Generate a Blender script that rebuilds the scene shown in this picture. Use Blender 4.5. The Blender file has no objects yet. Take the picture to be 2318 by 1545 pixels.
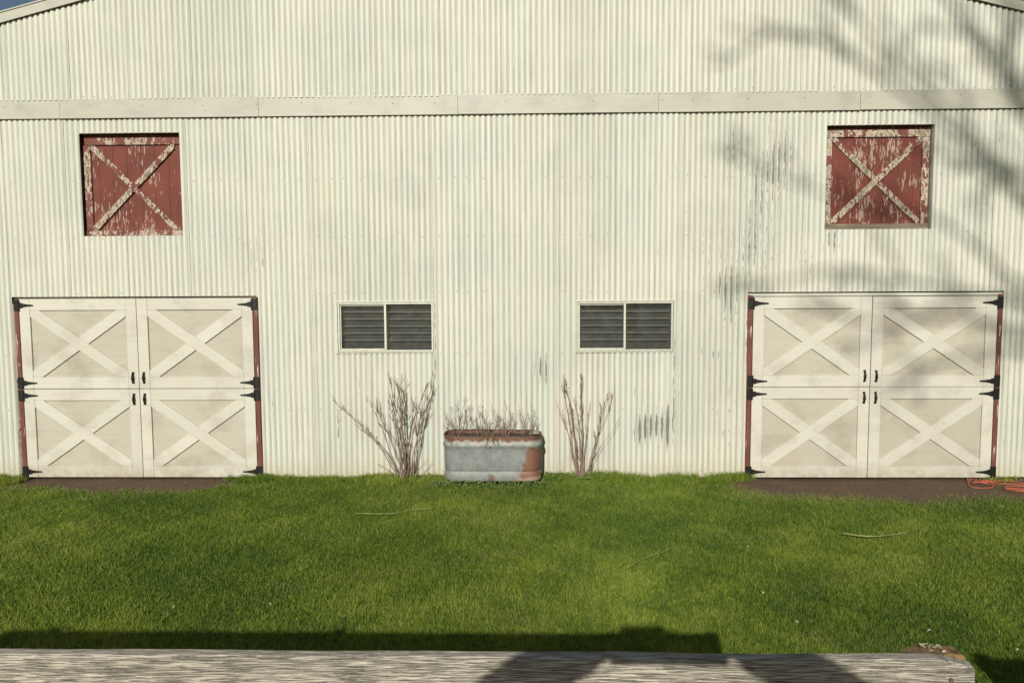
import bpy, bmesh, math, random
import numpy as np
from mathutils import Vector, Matrix, noise as mnoise
random.seed(7); rng = np.random.default_rng(7)
scene = bpy.context.scene
C = scene.collection

# ---------------------------------------------------------------- camera
F = 1674.0; YAW, PITCH, ROLL = -0.02330, 0.07589, -0.005385
CAM = Vector((0, -9.1, 2.40))
def cam_axes():
    cy, sy, cp, sp = math.cos(YAW), math.sin(YAW), math.cos(PITCH), math.sin(PITCH)
    f = Vector((sy*cp, cy*cp, -sp)); r = Vector((cy, -sy, 0)); u = r.cross(f)
    c, s = math.cos(ROLL), math.sin(ROLL)
    return c*r+s*u, -s*r+c*u, f
AR, AU, AF = cam_axes()
cam = bpy.data.objects.new('camera', bpy.data.cameras.new('camera')); C.objects.link(cam)
cam.matrix_world = Matrix(((AR.x, AU.x, -AF.x, CAM.x), (AR.y, AU.y, -AF.y, CAM.y), (AR.z, AU.z, -AF.z, CAM.z), (0, 0, 0, 1)))
cam.data.sensor_width = 36; cam.data.lens = F/2318*36; cam.data.clip_start = 0.02; cam.data.clip_end = 3000
scene.camera = cam
def ray(px, py):
    return (AF*F + AR*(px-1159) - AU*(py-772.5)).normalized()
def at(px, py, Y=0.0):                       # point of the vertical plane y = Y
    d = ray(px, py); return CAM + d*((Y-CAM.y)/d.y)
def onground(px, py, Z=0.0):
    d = ray(px, py); return CAM + d*((Z-CAM.z)/d.z)

# ---------------------------------------------------------------- light
SUN = ray(1437, 1418)                        # the way the sunlight travels
elev = math.asin(-SUN.z)
sl = bpy.data.lights.new('sun', 'SUN'); so = bpy.data.objects.new('sun', sl); C.objects.link(so)
sl.energy = 4.65; sl.angle = math.radians(0.53); sl.color = (1.0, 0.955, 0.86)
so.rotation_euler = SUN.to_track_quat('-Z', 'Y').to_euler(); so.location = (-3, -20, 12)
w = bpy.data.worlds.new('World'); scene.world = w; w.use_nodes = True
nt = w.node_tree; nt.nodes.clear()
sky = nt.nodes.new('ShaderNodeTexSky'); sky.sky_type = 'NISHITA'; sky.sun_disc = False
sky.sun_elevation = elev; sky.sun_rotation = math.atan2(-SUN.x, -SUN.y) % (2*math.pi)
bg = nt.nodes.new('ShaderNodeBackground'); bg.inputs[1].default_value = 0.055
out = nt.nodes.new('ShaderNodeOutputWorld')
# a few thin clouds
geo = nt.nodes.new('ShaderNodeTexCoord'); cn = nt.nodes.new('ShaderNodeTexNoise'); cn.inputs['Scale'].default_value = 7; cn.inputs['Detail'].default_value = 6
cr = nt.nodes.new('ShaderNodeMapRange'); cr.inputs[1].default_value = .5; cr.inputs[2].default_value = .8; cr.inputs[4].default_value = .5
mx = nt.nodes.new('ShaderNodeMix'); mx.data_type = 'RGBA'; mx.inputs[7].default_value = (5.0, 5.2, 5.6, 1)
L = nt.links
L.new(geo.outputs['Generated'], cn.inputs['Vector']); L.new(cn.outputs[0], cr.inputs[0]); L.new(cr.outputs[0], mx.inputs[0])
L.new(sky.outputs[0], mx.inputs[6]); L.new(mx.outputs[2], bg.inputs[0]); L.new(bg.outputs[0], out.inputs[0])
scene.view_settings.view_transform = 'Standard'; scene.view_settings.look = 'None'
scene.view_settings.exposure = -0.12; scene.view_settings.gamma = 1

# ---------------------------------------------------------------- materials
class NT:
    def __init__(s, name):
        s.m = bpy.data.materials.new(name); s.m.use_nodes = True; s.t = s.m.node_tree
        s.b = s.t.nodes['Principled BSDF']
    def n(s, typ, **k):
        x = s.t.nodes.new(typ)
        for a, v in k.items():
            if a.startswith('i_'): x.inputs[a[2:].replace('_', ' ')].default_value = v
            else: setattr(x, a, v)
        return x
    def l(s, a, b): s.t.links.new(a, b)
    def pos(s, scale=(1, 1, 1), obj=False):
        g = s.n('ShaderNodeTexCoord' if obj else 'ShaderNodeNewGeometry')
        mp = s.n('ShaderNodeVectorMath', operation='MULTIPLY'); mp.inputs[1].default_value = scale
        s.l(g.outputs['Object' if obj else 'Position'], mp.inputs[0]); return mp.outputs[0]
    def noise(s, vec, scale=1, detail=4, rough=.55):
        x = s.n('ShaderNodeTexNoise'); x.inputs['Scale'].default_value = scale; x.inputs['Detail'].default_value = detail
        x.inputs['Roughness'].default_value = rough; s.l(vec, x.inputs['Vector']); return x.outputs[0]
    def ramp(s, v, a, b, lo=0., hi=1.):
        x = s.n('ShaderNodeMapRange'); x.inputs[1].default_value = a; x.inputs[2].default_value = b
        x.inputs[3].default_value = lo; x.inputs[4].default_value = hi; s.l(v, x.inputs[0]); return x.outputs[0]
    def math(s, op, a, b):
        x = s.n('ShaderNodeMath', operation=op)
        for i, v in enumerate((a, b)):
            if isinstance(v, (int, float)): x.inputs[i].default_value = v
            else: s.l(v, x.inputs[i])
        return x.outputs[0]
    def mix(s, f, a, b):
        x = s.n('ShaderNodeMix', data_type='RGBA')
        for i, v in ((0, f), (6, a), (7, b)):
            if isinstance(v, (int, float)): x.inputs[i].default_value = v
            elif isinstance(v, tuple): x.inputs[i].default_value = (*v, 1)
            else: s.l(v, x.inputs[i])
        return x.outputs[2]
    def attr(s, name):
        x = s.n('ShaderNodeAttribute', attribute_name=name); return x.outputs['Fac']
    def rnd(s): return s.n('ShaderNodeObjectInfo').outputs['Random']
    def bump(s, h, strength=.3, dist=.005):
        x = s.n('ShaderNodeBump'); x.inputs['Strength'].default_value = strength; x.inputs['Distance'].default_value = dist
        s.l(h, x.inputs['Height']); s.l(x.outputs[0], s.b.inputs['Normal'])
    def col(s, c):
        if isinstance(c, tuple): s.b.inputs['Base Color'].default_value = (*c, 1)
        else: s.l(c, s.b.inputs['Base Color'])
    def rough(s, r):
        if isinstance(r, float): s.b.inputs['Roughness'].default_value = r
        else: s.l(r, s.b.inputs['Roughness'])

def plain(name, c, r=.6, metal=0., var=.25, scale=12):
    t = NT(name); n = t.noise(t.pos(), scale, 5)
    t.col(t.mix(t.ramp(n, .3, .7), tuple(x*(1-var) for x in c), tuple(min(1, x*(1+var)) for x in c)))
    t.rough(r); t.b.inputs['Metallic'].default_value = metal; t.bump(n, .15, .003); return t.m

def corrugated_paint():
    t = NT('painted_corrugated_metal')
    base = t.mix(t.rnd(), (.575, .585, .51), (.645, .665, .60))
    st = t.noise(t.pos((55, 1, .55)), 1, 4, .6)                       # rain streaks
    c = t.mix(t.ramp(st, .38, .66, 0, .75), base, (.47, .48, .40))
    big = t.noise(t.pos((.5, 1, .8)), 1.3, 3)
    c = t.mix(t.ramp(big, .42, .62, 0, .4), c, (.73, .71, .58))
    gr = t.noise(t.pos((22, 1, 2.2)), 1, 5, .7)                       # valley darkening: grime plus corrugation shade painted into the colour
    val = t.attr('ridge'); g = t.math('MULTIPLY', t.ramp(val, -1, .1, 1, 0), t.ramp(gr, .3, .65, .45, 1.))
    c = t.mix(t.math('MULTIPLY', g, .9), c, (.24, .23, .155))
    grn = t.noise(t.pos((7.3, 1, .35)), 1, 3); c = t.mix(t.ramp(grn, .5, .68, 0, .3), c, (.52, .60, .47))
    pinkn = t.noise(t.pos((5, 1, .5)), 1, 3); c = t.mix(t.ramp(pinkn, .52, .7, 0, .3), c, (.65, .57, .47))
    low = t.attr('low'); c = t.mix(t.math('MULTIPLY', low, t.ramp(gr, .3, .7, .1, .8)), c, (.42, .35, .21))
    fl = t.noise(t.pos((150, 1, .5)), 1, 3, .6); c = t.mix(t.ramp(fl, .60, .70, 0, .55), c, (.30, .30, .22)); c = t.mix(t.ramp(fl, .40, .32, 0, .5), c, (.74, .745, .66))
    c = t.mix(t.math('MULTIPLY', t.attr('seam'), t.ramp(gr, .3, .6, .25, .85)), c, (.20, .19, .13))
    pn = t.noise(t.pos((105, 1, 8)), 1, 8, .72); pn2 = t.noise(t.pos((14, 1, 1.3)), 1, 3)
    p = t.math('ADD', pn, t.math('MULTIPLY', pn2, .35)); p = t.math('ADD', p, t.math('MULTIPLY', t.attr('peel'), .47))
    p = t.math('ADD', p, t.ramp(val, .0, .95, -.22, .035))
    peel = t.ramp(p, .862, .885)
    edge = t.ramp(p, .84, .86)
    c = t.mix(t.math('MULTIPLY', edge, .35), c, (.68, .67, .58))
    cc = t.mix(t.ramp(pn, .4, .7), (.13, .135, .12), (.27, .275, .26))
    c = t.mix(peel, c, cc)
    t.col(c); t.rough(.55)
    h = t.math('SUBTRACT', t.math('MULTIPLY', t.noise(t.pos((30, 1, 3)), 1, 4), .6), peel); t.bump(h, .35, .0015)
    return t.m

def flat_paint(name, a, b, dirt=(.5, .47, .36), k=.35):
    low_ = None
    t = NT(name); n1 = t.noise(t.pos((1.6, 1, 2.2), False), 1.5, 4); n2 = t.noise(t.pos((3, 3, 26)), 1, 5, .65); n3 = t.noise(t.pos((9, 9, 9)), 1, 6, .7)
    c = t.mix(t.ramp(n1, .35, .65), a, b); c = t.mix(t.ramp(n2, .45, .75, 0, k), c, dirt)
    c = t.mix(t.ramp(n3, .62, .8, 0, .3), c, (.42, .38, .28))
    nb = t.noise(t.pos((2.2, 2, 2.6)), 1, 5, .6); c = t.mix(t.ramp(nb, .50, .68, 0, .5), c, tuple(x*.74 for x in dirt))
    c = t.mix(t.ramp(t.rnd(), 0, 1, 0, .22), c, tuple(x*.8 for x in dirt))
    sp = t.n('ShaderNodeSeparateXYZ'); g_ = t.n('ShaderNodeNewGeometry'); t.l(g_.outputs['Position'], sp.inputs[0])
    c = t.mix(t.math('MULTIPLY', t.ramp(sp.outputs[2], .0, .22, .75, 0), t.ramp(n3, .35, .6, .2, 1)), c, (.30, .25, .17)); t.col(c); t.rough(.5); t.bump(n2, .12, .002); return t.m

def peeling(name, paint, wood, thr=.56, along=(34, 34, 4), boost=0., chalk=(.66, .50, .42)):
    t = NT(name); n = t.noise(t.pos(along), 1, 7, .68); n2 = t.noise(t.pos((4, 4, 3.)), 1, 3); g = t.noise(t.pos((along[0]*2.6, 60, along[2]*1.6)), 1, 5)
    p = t.math('ADD', n, t.math('MULTIPLY', t.ramp(n2, .3, .7, -1, 1), .11)); p = t.math('ADD', p, boost)
    pc = t.mix(t.ramp(t.noise(t.pos(), 3.5, 4), .35, .65), tuple(x*.72 for x in paint), paint)
    c = t.mix(t.ramp(p, thr, thr+.03), pc, chalk)
    c = t.mix(t.ramp(p, thr+.06, thr+.12), c, t.mix(t.ramp(g, .35, .65), tuple(x*.5 for x in wood), wood))
    t.col(c); t.rough(.75); t.bump(t.math('SUBTRACT', g, t.ramp(p, thr, thr+.03)), .5, .003); return t.m

def raw_wood(name, a, b, along=(3, 60, 60), line=.5):
    t = NT(name); g = t.noise(t.pos(along), 1, 6, .65); g2 = t.noise(t.pos(tuple(x*.3 for x in along)), 1, 4)
    ws = t.noise(t.pos((2.5, 8, 8)), 1, 3); wv = t.n('ShaderNodeVectorMath', operation='ADD'); t.l(t.pos(tuple(x*(1 if x < 20 else 2.6) for x in along)), wv.inputs[0])
    cx = t.n('ShaderNodeCombineXYZ'); t.l(t.math('MULTIPLY', ws, 3), cx.inputs[2]); t.l(cx.outputs[0], wv.inputs[1]); f = t.noise(wv.outputs[0], 1, 3, .5)
    s = t.noise(t.pos(tuple(x*1.4 for x in along)), 1, 5, .7)
    c = t.mix(t.ramp(g, .40, .60), a, b); c = t.mix(t.ramp(g2, .45, .62, 0, .5), c, tuple(x*.7 for x in b)); c = t.mix(t.ramp(s, .58, .66, 0, .7), c, tuple(min(1, x*1.35) for x in a))
    c = t.mix(t.ramp(f, .44, .36, 0, line), c, (.075, .062, .045)); t.col(c); t.rough(.85)
    t.bump(t.math('ADD', t.ramp(f, .38, .5), t.math('MULTIPLY', g, .6)), 1., .003); return t.m

def grass_mat():
    t = NT('grass_blades'); a = t.attr('tint')
    c = t.mix(t.ramp(a, 0, .5), (.070, .130, .018), (.165, .240, .030)); c = t.mix(t.ramp(a, .5, .85), c, (.30, .36, .055)); c = t.mix(t.ramp(a, .9, 1.), c, (.30, .25, .12))
    t.col(c); t.rough(.55); t.b.inputs['Specular IOR Level'].default_value = .25
    tr = t.n('ShaderNodeBsdfTranslucent'); t.l(c, tr.inputs[0]); ms = t.n('ShaderNodeMixShader'); ms.inputs[0].default_value = .3
    o = t.t.nodes['Material Output']; t.l(t.b.outputs[0], ms.inputs[1]); t.l(tr.outputs[0], ms.inputs[2]); t.l(ms.outputs[0], o.inputs[0]); return t.m

def ground_mat():
    t = NT('soil_and_turf'); n = t.noise(t.pos(), 40, 8, .7); n2 = t.noise(t.pos(), 3, 4); n3 = t.noise(t.pos((14, 60, 1)), 1, 5, .7)
    g = t.mix(t.ramp(n, .35, .65), (.060, .085, .016), (.135, .165, .032))
    d = t.mix(t.ramp(n, .3, .7), (.065, .038, .019), (.160, .095, .047)); d = t.mix(t.ramp(n3, .56, .66, 0, .6), d, (.23, .155, .085)); d = t.mix(t.ramp(n2, .4, .7, 0, .5), d, (.06, .043, .026))
    k = t.math('ADD', t.attr('dirt'), t.ramp(n, .3, .7, -.25, .25)); c = t.mix(t.ramp(k, .35, .65), g, d)
    t.col(c); t.rough(.95); t.bump(n, .8, .02); return t.m

def tank_mat():
    t = NT('galvanised_rusty_metal'); v = t.pos((1, 1, 1), True); sep = t.n('ShaderNodeSeparateXYZ'); t.l(v, sep.inputs[0]); X, Y, Z = sep.outputs
    n = t.noise(v, 9, 6, .65); n2 = t.noise(t.pos((60, 60, 6), True), 1, 5, .65); sp = t.noise(v, 70, 3)
    c = t.mix(t.ramp(n, .35, .65), (.175, .195, .185), (.275, .29, .265)); c = t.mix(t.ramp(n2, .5, .72, 0, .5), c, (.12, .15, .16)); c = t.mix(t.ramp(sp, .68, .74, 0, .8), c, (.7, .7, .62))
    zz = t.math('ADD', Z, t.ramp(n, .2, .8, -.05, .05))
    c = t.mix(t.ramp(zz, .165, .20, 0, .4), c, (.52, .46, .36))                     # pale dried edge under the rust
    rust = t.mix(t.ramp(n2, .3, .7), (.105, .045, .028), (.22, .105, .062))
    c = t.mix(t.ramp(t.math('ADD', zz, t.ramp(n2, .3, .7, -.014, .014)), .205, .232), c, rust)
    # rust plate at the right end: leaning left edge
    e = t.math('SUBTRACT', t.math('ADD', X, t.math('MULTIPLY', Z, -.33)), t.ramp(n, .2, .8, .34, .42))
    m = t.math('MULTIPLY', t.ramp(t.math('ADD', e, t.ramp(n2, .3, .7, -.02, .02)), -.01, .025), t.math('MULTIPLY', t.ramp(zz, .135, .15, 1, 0), t.ramp(zz, -.235, -.21)))
    c = t.mix(m, c, t.mix(t.ramp(sp, .45, .6), rust, (.27, .14, .09)))
    ml = t.math('MULTIPLY', t.ramp(e, -.02, .02), t.ramp(zz, -.2, -.23)); c = t.mix(t.math('MULTIPLY', ml, .75), c, (.42, .27, .19))
    sm = t.math('MULTIPLY', t.ramp(t.math('ABSOLUTE', t.math('ADD', X, .01), 0), .025, .045, 1, 0), t.ramp(zz, -.15, -.2)); c = t.mix(t.math('MULTIPLY', sm, .8), c, rust)
    t.col(c); t.rough(.62); t.b.inputs['Metallic'].default_value = .15; t.bump(n2, .3, .003); return t.m

def glass_mat():
    t = NT('dusty_window_glass'); n = t.noise(t.pos(), 6, 6, .7); s = t.noise(t.pos((60, 60, 90)), 1, 3, .5)
    df = t.n('ShaderNodeBsdfDiffuse'); t.l(t.mix(t.ramp(n, .3, .7), (.27, .28, .22), (.42, .42, .34)), df.inputs[0])
    tp = t.n('ShaderNodeBsdfTransparent'); gl = t.n('ShaderNodeBsdfGlossy'); gl.inputs['Roughness'].default_value = .12; gl.inputs[0].default_value = (.8, .85, .9, 1)
    m1 = t.n('ShaderNodeMixShader'); f = t.math('ADD', t.ramp(n, .35, .75, .01, .07), t.ramp(s, .70, .76, 0, .35)); t.l(f, m1.inputs[0]); t.l(tp.outputs[0], m1.inputs[1]); t.l(df.outputs[0], m1.inputs[2])
    fr = t.n('ShaderNodeFresnel'); fr.inputs[0].default_value = 1.5; m2 = t.n('ShaderNodeMixShader'); t.l(fr.outputs[0], m2.inputs[0]); t.l(m1.outputs[0], m2.inputs[1]); t.l(gl.outputs[0], m2.inputs[2])
    t.l(m2.outputs[0], t.t.nodes['Material Output'].inputs[0]); return t.m

M = dict(
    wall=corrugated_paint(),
    trim=flat_paint('painted_flashing', (.44, .43, .345), (.475, .465, .38), (.37, .37, .31), .5),
    door=flat_paint('door_white_paint', (.605, .575, .485), (.585, .59, .505), (.50, .465, .375), .45),
    panel=flat_paint('door_panel_paint', (.48, .44, .345), (.485, .47, .385), (.39, .345, .26), .5),
    red=peeling('peeling_red_board', (.175, .040, .023), (.26, .20, .15), .60, (60, 60, 8), chalk=(.52, .40, .32)),
    redframe=peeling('peeling_red_frame', (.185, .058, .040), (.30, .24, .17), .55, (26, 26, 10), .035, chalk=(.52, .44, .34)),
    redworn=peeling('worn_red_board', (.162, .036, .021), (.26, .20, .15), .585, (52, 52, 8), boost=.0, chalk=(.46, .34, .26)),
    redbare=peeling('mostly_bare_red_frame', (.18, .055, .04), (.28, .23, .16), .50, (26, 26, 14), .05, chalk=(.55, .47, .36)),
    jamb=peeling('red_jamb_paint', (.17, .052, .034), (.2, .16, .12), .62, (50, 50, 3)),
    sill=raw_wood('grey_bare_wood', (.30, .25, .17), (.22, .18, .12)),
    stud=raw_wood('pale_stud_wood', (.46, .42, .32), (.36, .32, .24), (60, 60, 3), .2),
    rail=raw_wood('weathered_rail_wood', (.53, .49, .40), (.35, .32, .25), (18, 120, 250), .6),
    deck=raw_wood('weathered_deck_wood', (.34, .30, .24), (.26, .22, .17), (3, 60, 60)),
    dark=plain('dark_interior', (.02, .02, .018), .9), black=plain('black_iron', (.012, .011, .010), .5, .3),
    alu=plain('aluminium_frame', (.56, .56, .47), .45, .25, .12), slat=plain('dusty_slat', (.12, .125, .11), .8, 0, .2), back=plain('dark_blind', (.022, .023, .020), .8),
    glass=glass_mat(), tank=tank_mat(), soil=plain('dark_soil', (.045, .03, .02), .95, 0, .4, 40),
    rusty=plain('rusty_rim', (.12, .075, .05), .8, 0, .4, 30), stone=plain('grey_stone', (.27, .24, .18), .9, 0, .3, 25),
    bark=plain('grey_brown_twig', (.19, .14, .10), .8, 0, .35, 25), bark2=plain('pinkish_twig', (.31, .21, .16), .8, 0, .3, 25), leaf=plain('dead_leaf_brown', (.10, .07, .04), .85, 0, .4, 30),
    cord=plain('orange_cord', (.58, .13, .065), .45, 0, .12), roof=plain('grey_roof_metal', (.38, .39, .38), .5, .2), screw=plain('rusty_screw', (.12, .10, .08), .7),
    grass=grass_mat(), ground=ground_mat(), straw=plain('dry_straw', (.33, .26, .14), .85, 0, .3, 30), stick=plain('pale_green_stick', (.24, .26, .09), .8, 0, .25, 20),
    pale=plain('bleached_leaf', (.40, .38, .27), .85, 0, .2, 30), weed=plain('dark_green_weed', (.10, .15, .03), .6, 0, .4, 30),
    treebark=plain('tree_bark', (.14, .11, .085), .9, 0, .4, 8), moss=plain('brown_moss', (.17, .105, .045), .9, 0, .75, 70),
    skin=plain('skin', (.55, .34, .24), .55, 0, .05), jacket=plain('navy_jacket', (.03, .04, .07), .8, 0, .2), jeans=plain('blue_jeans', (.06, .09, .16), .85), hair=plain('brown_hair', (.06, .035, .02), .6), shoe=plain('black_shoe', (.02, .02, .02), .5), phone=plain('black_phone', (.01, .01, .01), .2))

# ---------------------------------------------------------------- mesh helpers
def wloc(o):
    v = Vector((0, 0, 0))
    while o: v += o.location; o = o.parent
    return v
class MB:
    def __init__(s): s.v = []; s.f = []
    def add(s, vs, fs):
        k = len(s.v); s.v += [tuple(a) for a in vs]; s.f += [tuple(i+k for i in f) for f in fs]; return s
    def box(s, x0, x1, y0, y1, z0, z1):
        return s.add([(x0,y0,z0),(x1,y0,z0),(x1,y1,z0),(x0,y1,z0),(x0,y0,z1),(x1,y0,z1),(x1,y1,z1),(x0,y1,z1)], [(0,3,2,1),(4,5,6,7),(0,1,5,4),(1,2,6,5),(2,3,7,6),(3,0,4,7)])
    def prism(s, poly, y0, y1):              # polygon in x,z, extruded in y
        n = len(poly); a = sum(poly[i][0]*poly[(i+1)%n][1]-poly[(i+1)%n][0]*poly[i][1] for i in range(n))
        if a < 0: poly = poly[::-1]
        return s.add([(x,y0,z) for x,z in poly]+[(x,y1,z) for x,z in poly], [tuple(range(n)), tuple(range(2*n-1,n-1,-1))]+[((i+1)%n,i,i+n,(i+1)%n+n) for i in range(n)])
    def tube(s, pts, radii, sides=5):
        pts = [Vector(p) for p in pts]; k = len(s.v); n = len(pts)
        if isinstance(radii, (int, float)): radii = [radii]*n
        up = Vector((0.31, 0.2, .93))
        for i, p in enumerate(pts):
            d = (pts[min(i+1, n-1)]-pts[max(i-1, 0)]).normalized(); a = d.cross(up)
            if a.length < .15: a = d.cross(Vector((1, 0, 0)))
            a.normalize(); b = d.cross(a)
            for j in range(sides):
                t = 2*math.pi*j/sides; s.v.append(tuple(p+(a*math.cos(t)+b*math.sin(t))*radii[i]))
        for i in range(n-1):
            for j in range(sides):
                q = (j+1)%sides; s.f.append((k+i*sides+j, k+i*sides+q, k+(i+1)*sides+q, k+(i+1)*sides+j))
        s.f.append(tuple(k+j for j in range(sides-1,-1,-1))); s.f.append(tuple(k+(n-1)*sides+j for j in range(sides))); return s
    def build(s, name, mat, parent=None, smooth=False, bevel=0, kind=None, label=None):
        V = np.array(s.v, dtype=float); c = (V.min(0)+V.max(0))/2
        me = bpy.data.meshes.new(name); me.from_pydata([tuple(a) for a in V-c], [], s.f); me.materials.append(mat)
        if smooth: me.polygons.foreach_set('use_smooth', [True]*len(me.polygons))
        o = bpy.data.objects.new(name, me); C.objects.link(o); o.parent = parent; o.location = Vector(c)-wloc(parent)
        if bevel:
            b = o.modifiers.new('bevel', 'BEVEL'); b.width = bevel; b.segments = 1; b.limit_method = 'ANGLE'
        if kind: o['kind'] = kind
        if label: o['label'] = label
        return o
def thing(name, label, cat, loc, group=None):
    o = bpy.data.objects.new(name, None); C.objects.link(o); o.location = loc; o.empty_display_size = .2; tag(o, label, cat, group); return o
def tag(o, label, cat, group=None):
    o['label'] = label; o['category'] = cat
    if group: o['group'] = group
    return o
def rj(a): return random.uniform(-a, a)

# ---------------------------------------------------------------- ground
def sm(a, b, x):
    t = np.clip((x-a)/(b-a), 0, 1); return t*t*(3-2*t)
def wob(x, y): return np.sin(x*2.1+1.3*np.sin(y*1.7))*.5+np.sin(x*5.3+y*3.1)*.3+np.sin(x*11.7-y*7.9)*.2
def dirt(x, y):
    w_ = wob(x, y)*.13+np.sin(x*23+y*9)*.03
    a = sm(-6.75, -6.35, x)*sm(-3.1, -3.9, x)*sm(-.74, -.26, y+w_*1.4)
    b = sm(2.1, 2.8, x)*sm(-1.25, -.42, y+w_*1.5)
    c = sm(-1.9, -1.5, x)*sm(-.95, -1.15, x)*sm(-.42, -.25, y+w_)*.7
    d = sm(1.6, 2.3, x)*sm(-.35, -.18, y+w_)*.8
    return np.clip(a+b+c+d, 0, 1)
def gz(x, y):
    return .012*wob(x*.6, y*.6)-.012
def grid(name, xs, ys, lower=0.):
    X, Y = np.meshgrid(xs, ys); Z = gz(X, Y)+.05*sm(-.9, -.2, Y)*sm(-2.2, -1.7, X)*sm(1.4, .6, X)
    me = bpy.data.meshes.new(name); nx, ny = len(xs), len(ys)
    V = np.stack([X, Y, Z-lower], -1).reshape(-1, 3); idx = np.arange(nx*ny).reshape(ny, nx)
    Fq = np.stack([idx[:-1,:-1], idx[:-1,1:], idx[1:,1:], idx[1:,:-1]], -1).reshape(-1, 4)
    me.from_pydata(V.tolist(), [], Fq.tolist()); at_ = me.attributes.new('dirt', 'FLOAT', 'POINT'); at_.data.foreach_set('value', dirt(V[:,0], V[:,1]).astype(np.float32))
    me.polygons.foreach_set('use_smooth', [True]*len(me.polygons)); me.materials.append(M['ground'])
    o = bpy.data.objects.new(name, me); C.objects.link(o); o['kind'] = 'structure'; return o
def axis(a, b, s, far):                       # fine inside, growing steps outside
    c = list(np.arange(a, b, s)); k = s
    x = a
    while x > -far: k *= 1.5; x -= k; c.insert(0, x)
    k = s; x = c[-1]
    while x < far: k *= 1.5; x += k; c.append(x)
    return np.array(c)
ground = grid('ground', axis(-9, 9, .08, 900), axis(-9, .4, .08, 900))

# ---------------------------------------------------------------- barn
barn = thing('barn', 'large cream corrugated metal barn with white double doors and red hatches', 'barn', (-.34, 0, 0))
PITCHC = .0684; AMP = .0092
RX, RZ, SL = -.34, 7.10, .25
XL, XR = RX-7.2, RX+7.2
def roofz(x): return RZ-SL*abs(x-RX)
HL = (at(178, 302), at(414, 533)); HR = (at(1872, 284), at(2096, 518))
OPEN = [(-6.455, -3.372, -1, 2.285), (2.668, 5.735, -1, 2.300), (HL[0].x, -4.262, 3.032, 4.278), (HR[0].x, 4.84, 3.05, 4.283),
        (-2.372, -1.178, 1.582, 2.202), (.583, 1.768, 1.580, 2.198)]
ZONES = [(1730, 420, 40, 110, .34), (1770, 360, 30, 70, .33), (1660, 330, 22, 70, .26), (1545, 360, 25, 40, .15), (1700, 560, 30, 60, .32), (1655, 680, 18, 70, .42),
         (1640, 640, 30, 50, .25), (1228, 835, 22, 34, .60), (1190, 800, 30, 40, .18), (1480, 962, 42, 36, .62), (1450, 980, 14, 30, .5), (1510, 962, 8, 60, .55), (1440, 880, 6, 20, .4), (1610, 800, 30, 30, .32),
         (1245, 330, 200, 80, .02), (825, 870, 14, 26, .38), (768, 960, 6, 60, .42), (1885, 540, 20, 30, .42), (575, 580, 30, 70, .22), (610, 560, 25, 60, .16), (985, 760, 5, 120, .38),
         (1525, 850, 6, 130, .42), (840, 810, 5, 7, .7), (2138, 580, 16, 10, .55), (2290, 660, 30, 40, .2), (1690, 760, 10, 90, .35), (2260, 300, 60, 40, .22), (345, 625, 6, 16, .34), (2235, 450, 10, 50, .35),
         (1590, 560, 60, 80, .14), (1180, 480, 50, 60, .12), (1125, 700, 60, 60, .12), (1800, 600, 70, 60, .15), (1650, 950, 40, 90, .16), (620, 920, 6, 40, .3)]
ZW = [(at(px, py), sx*.00545, sz*.00545, k) for px, py, sx, sz, k in ZONES]
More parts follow.
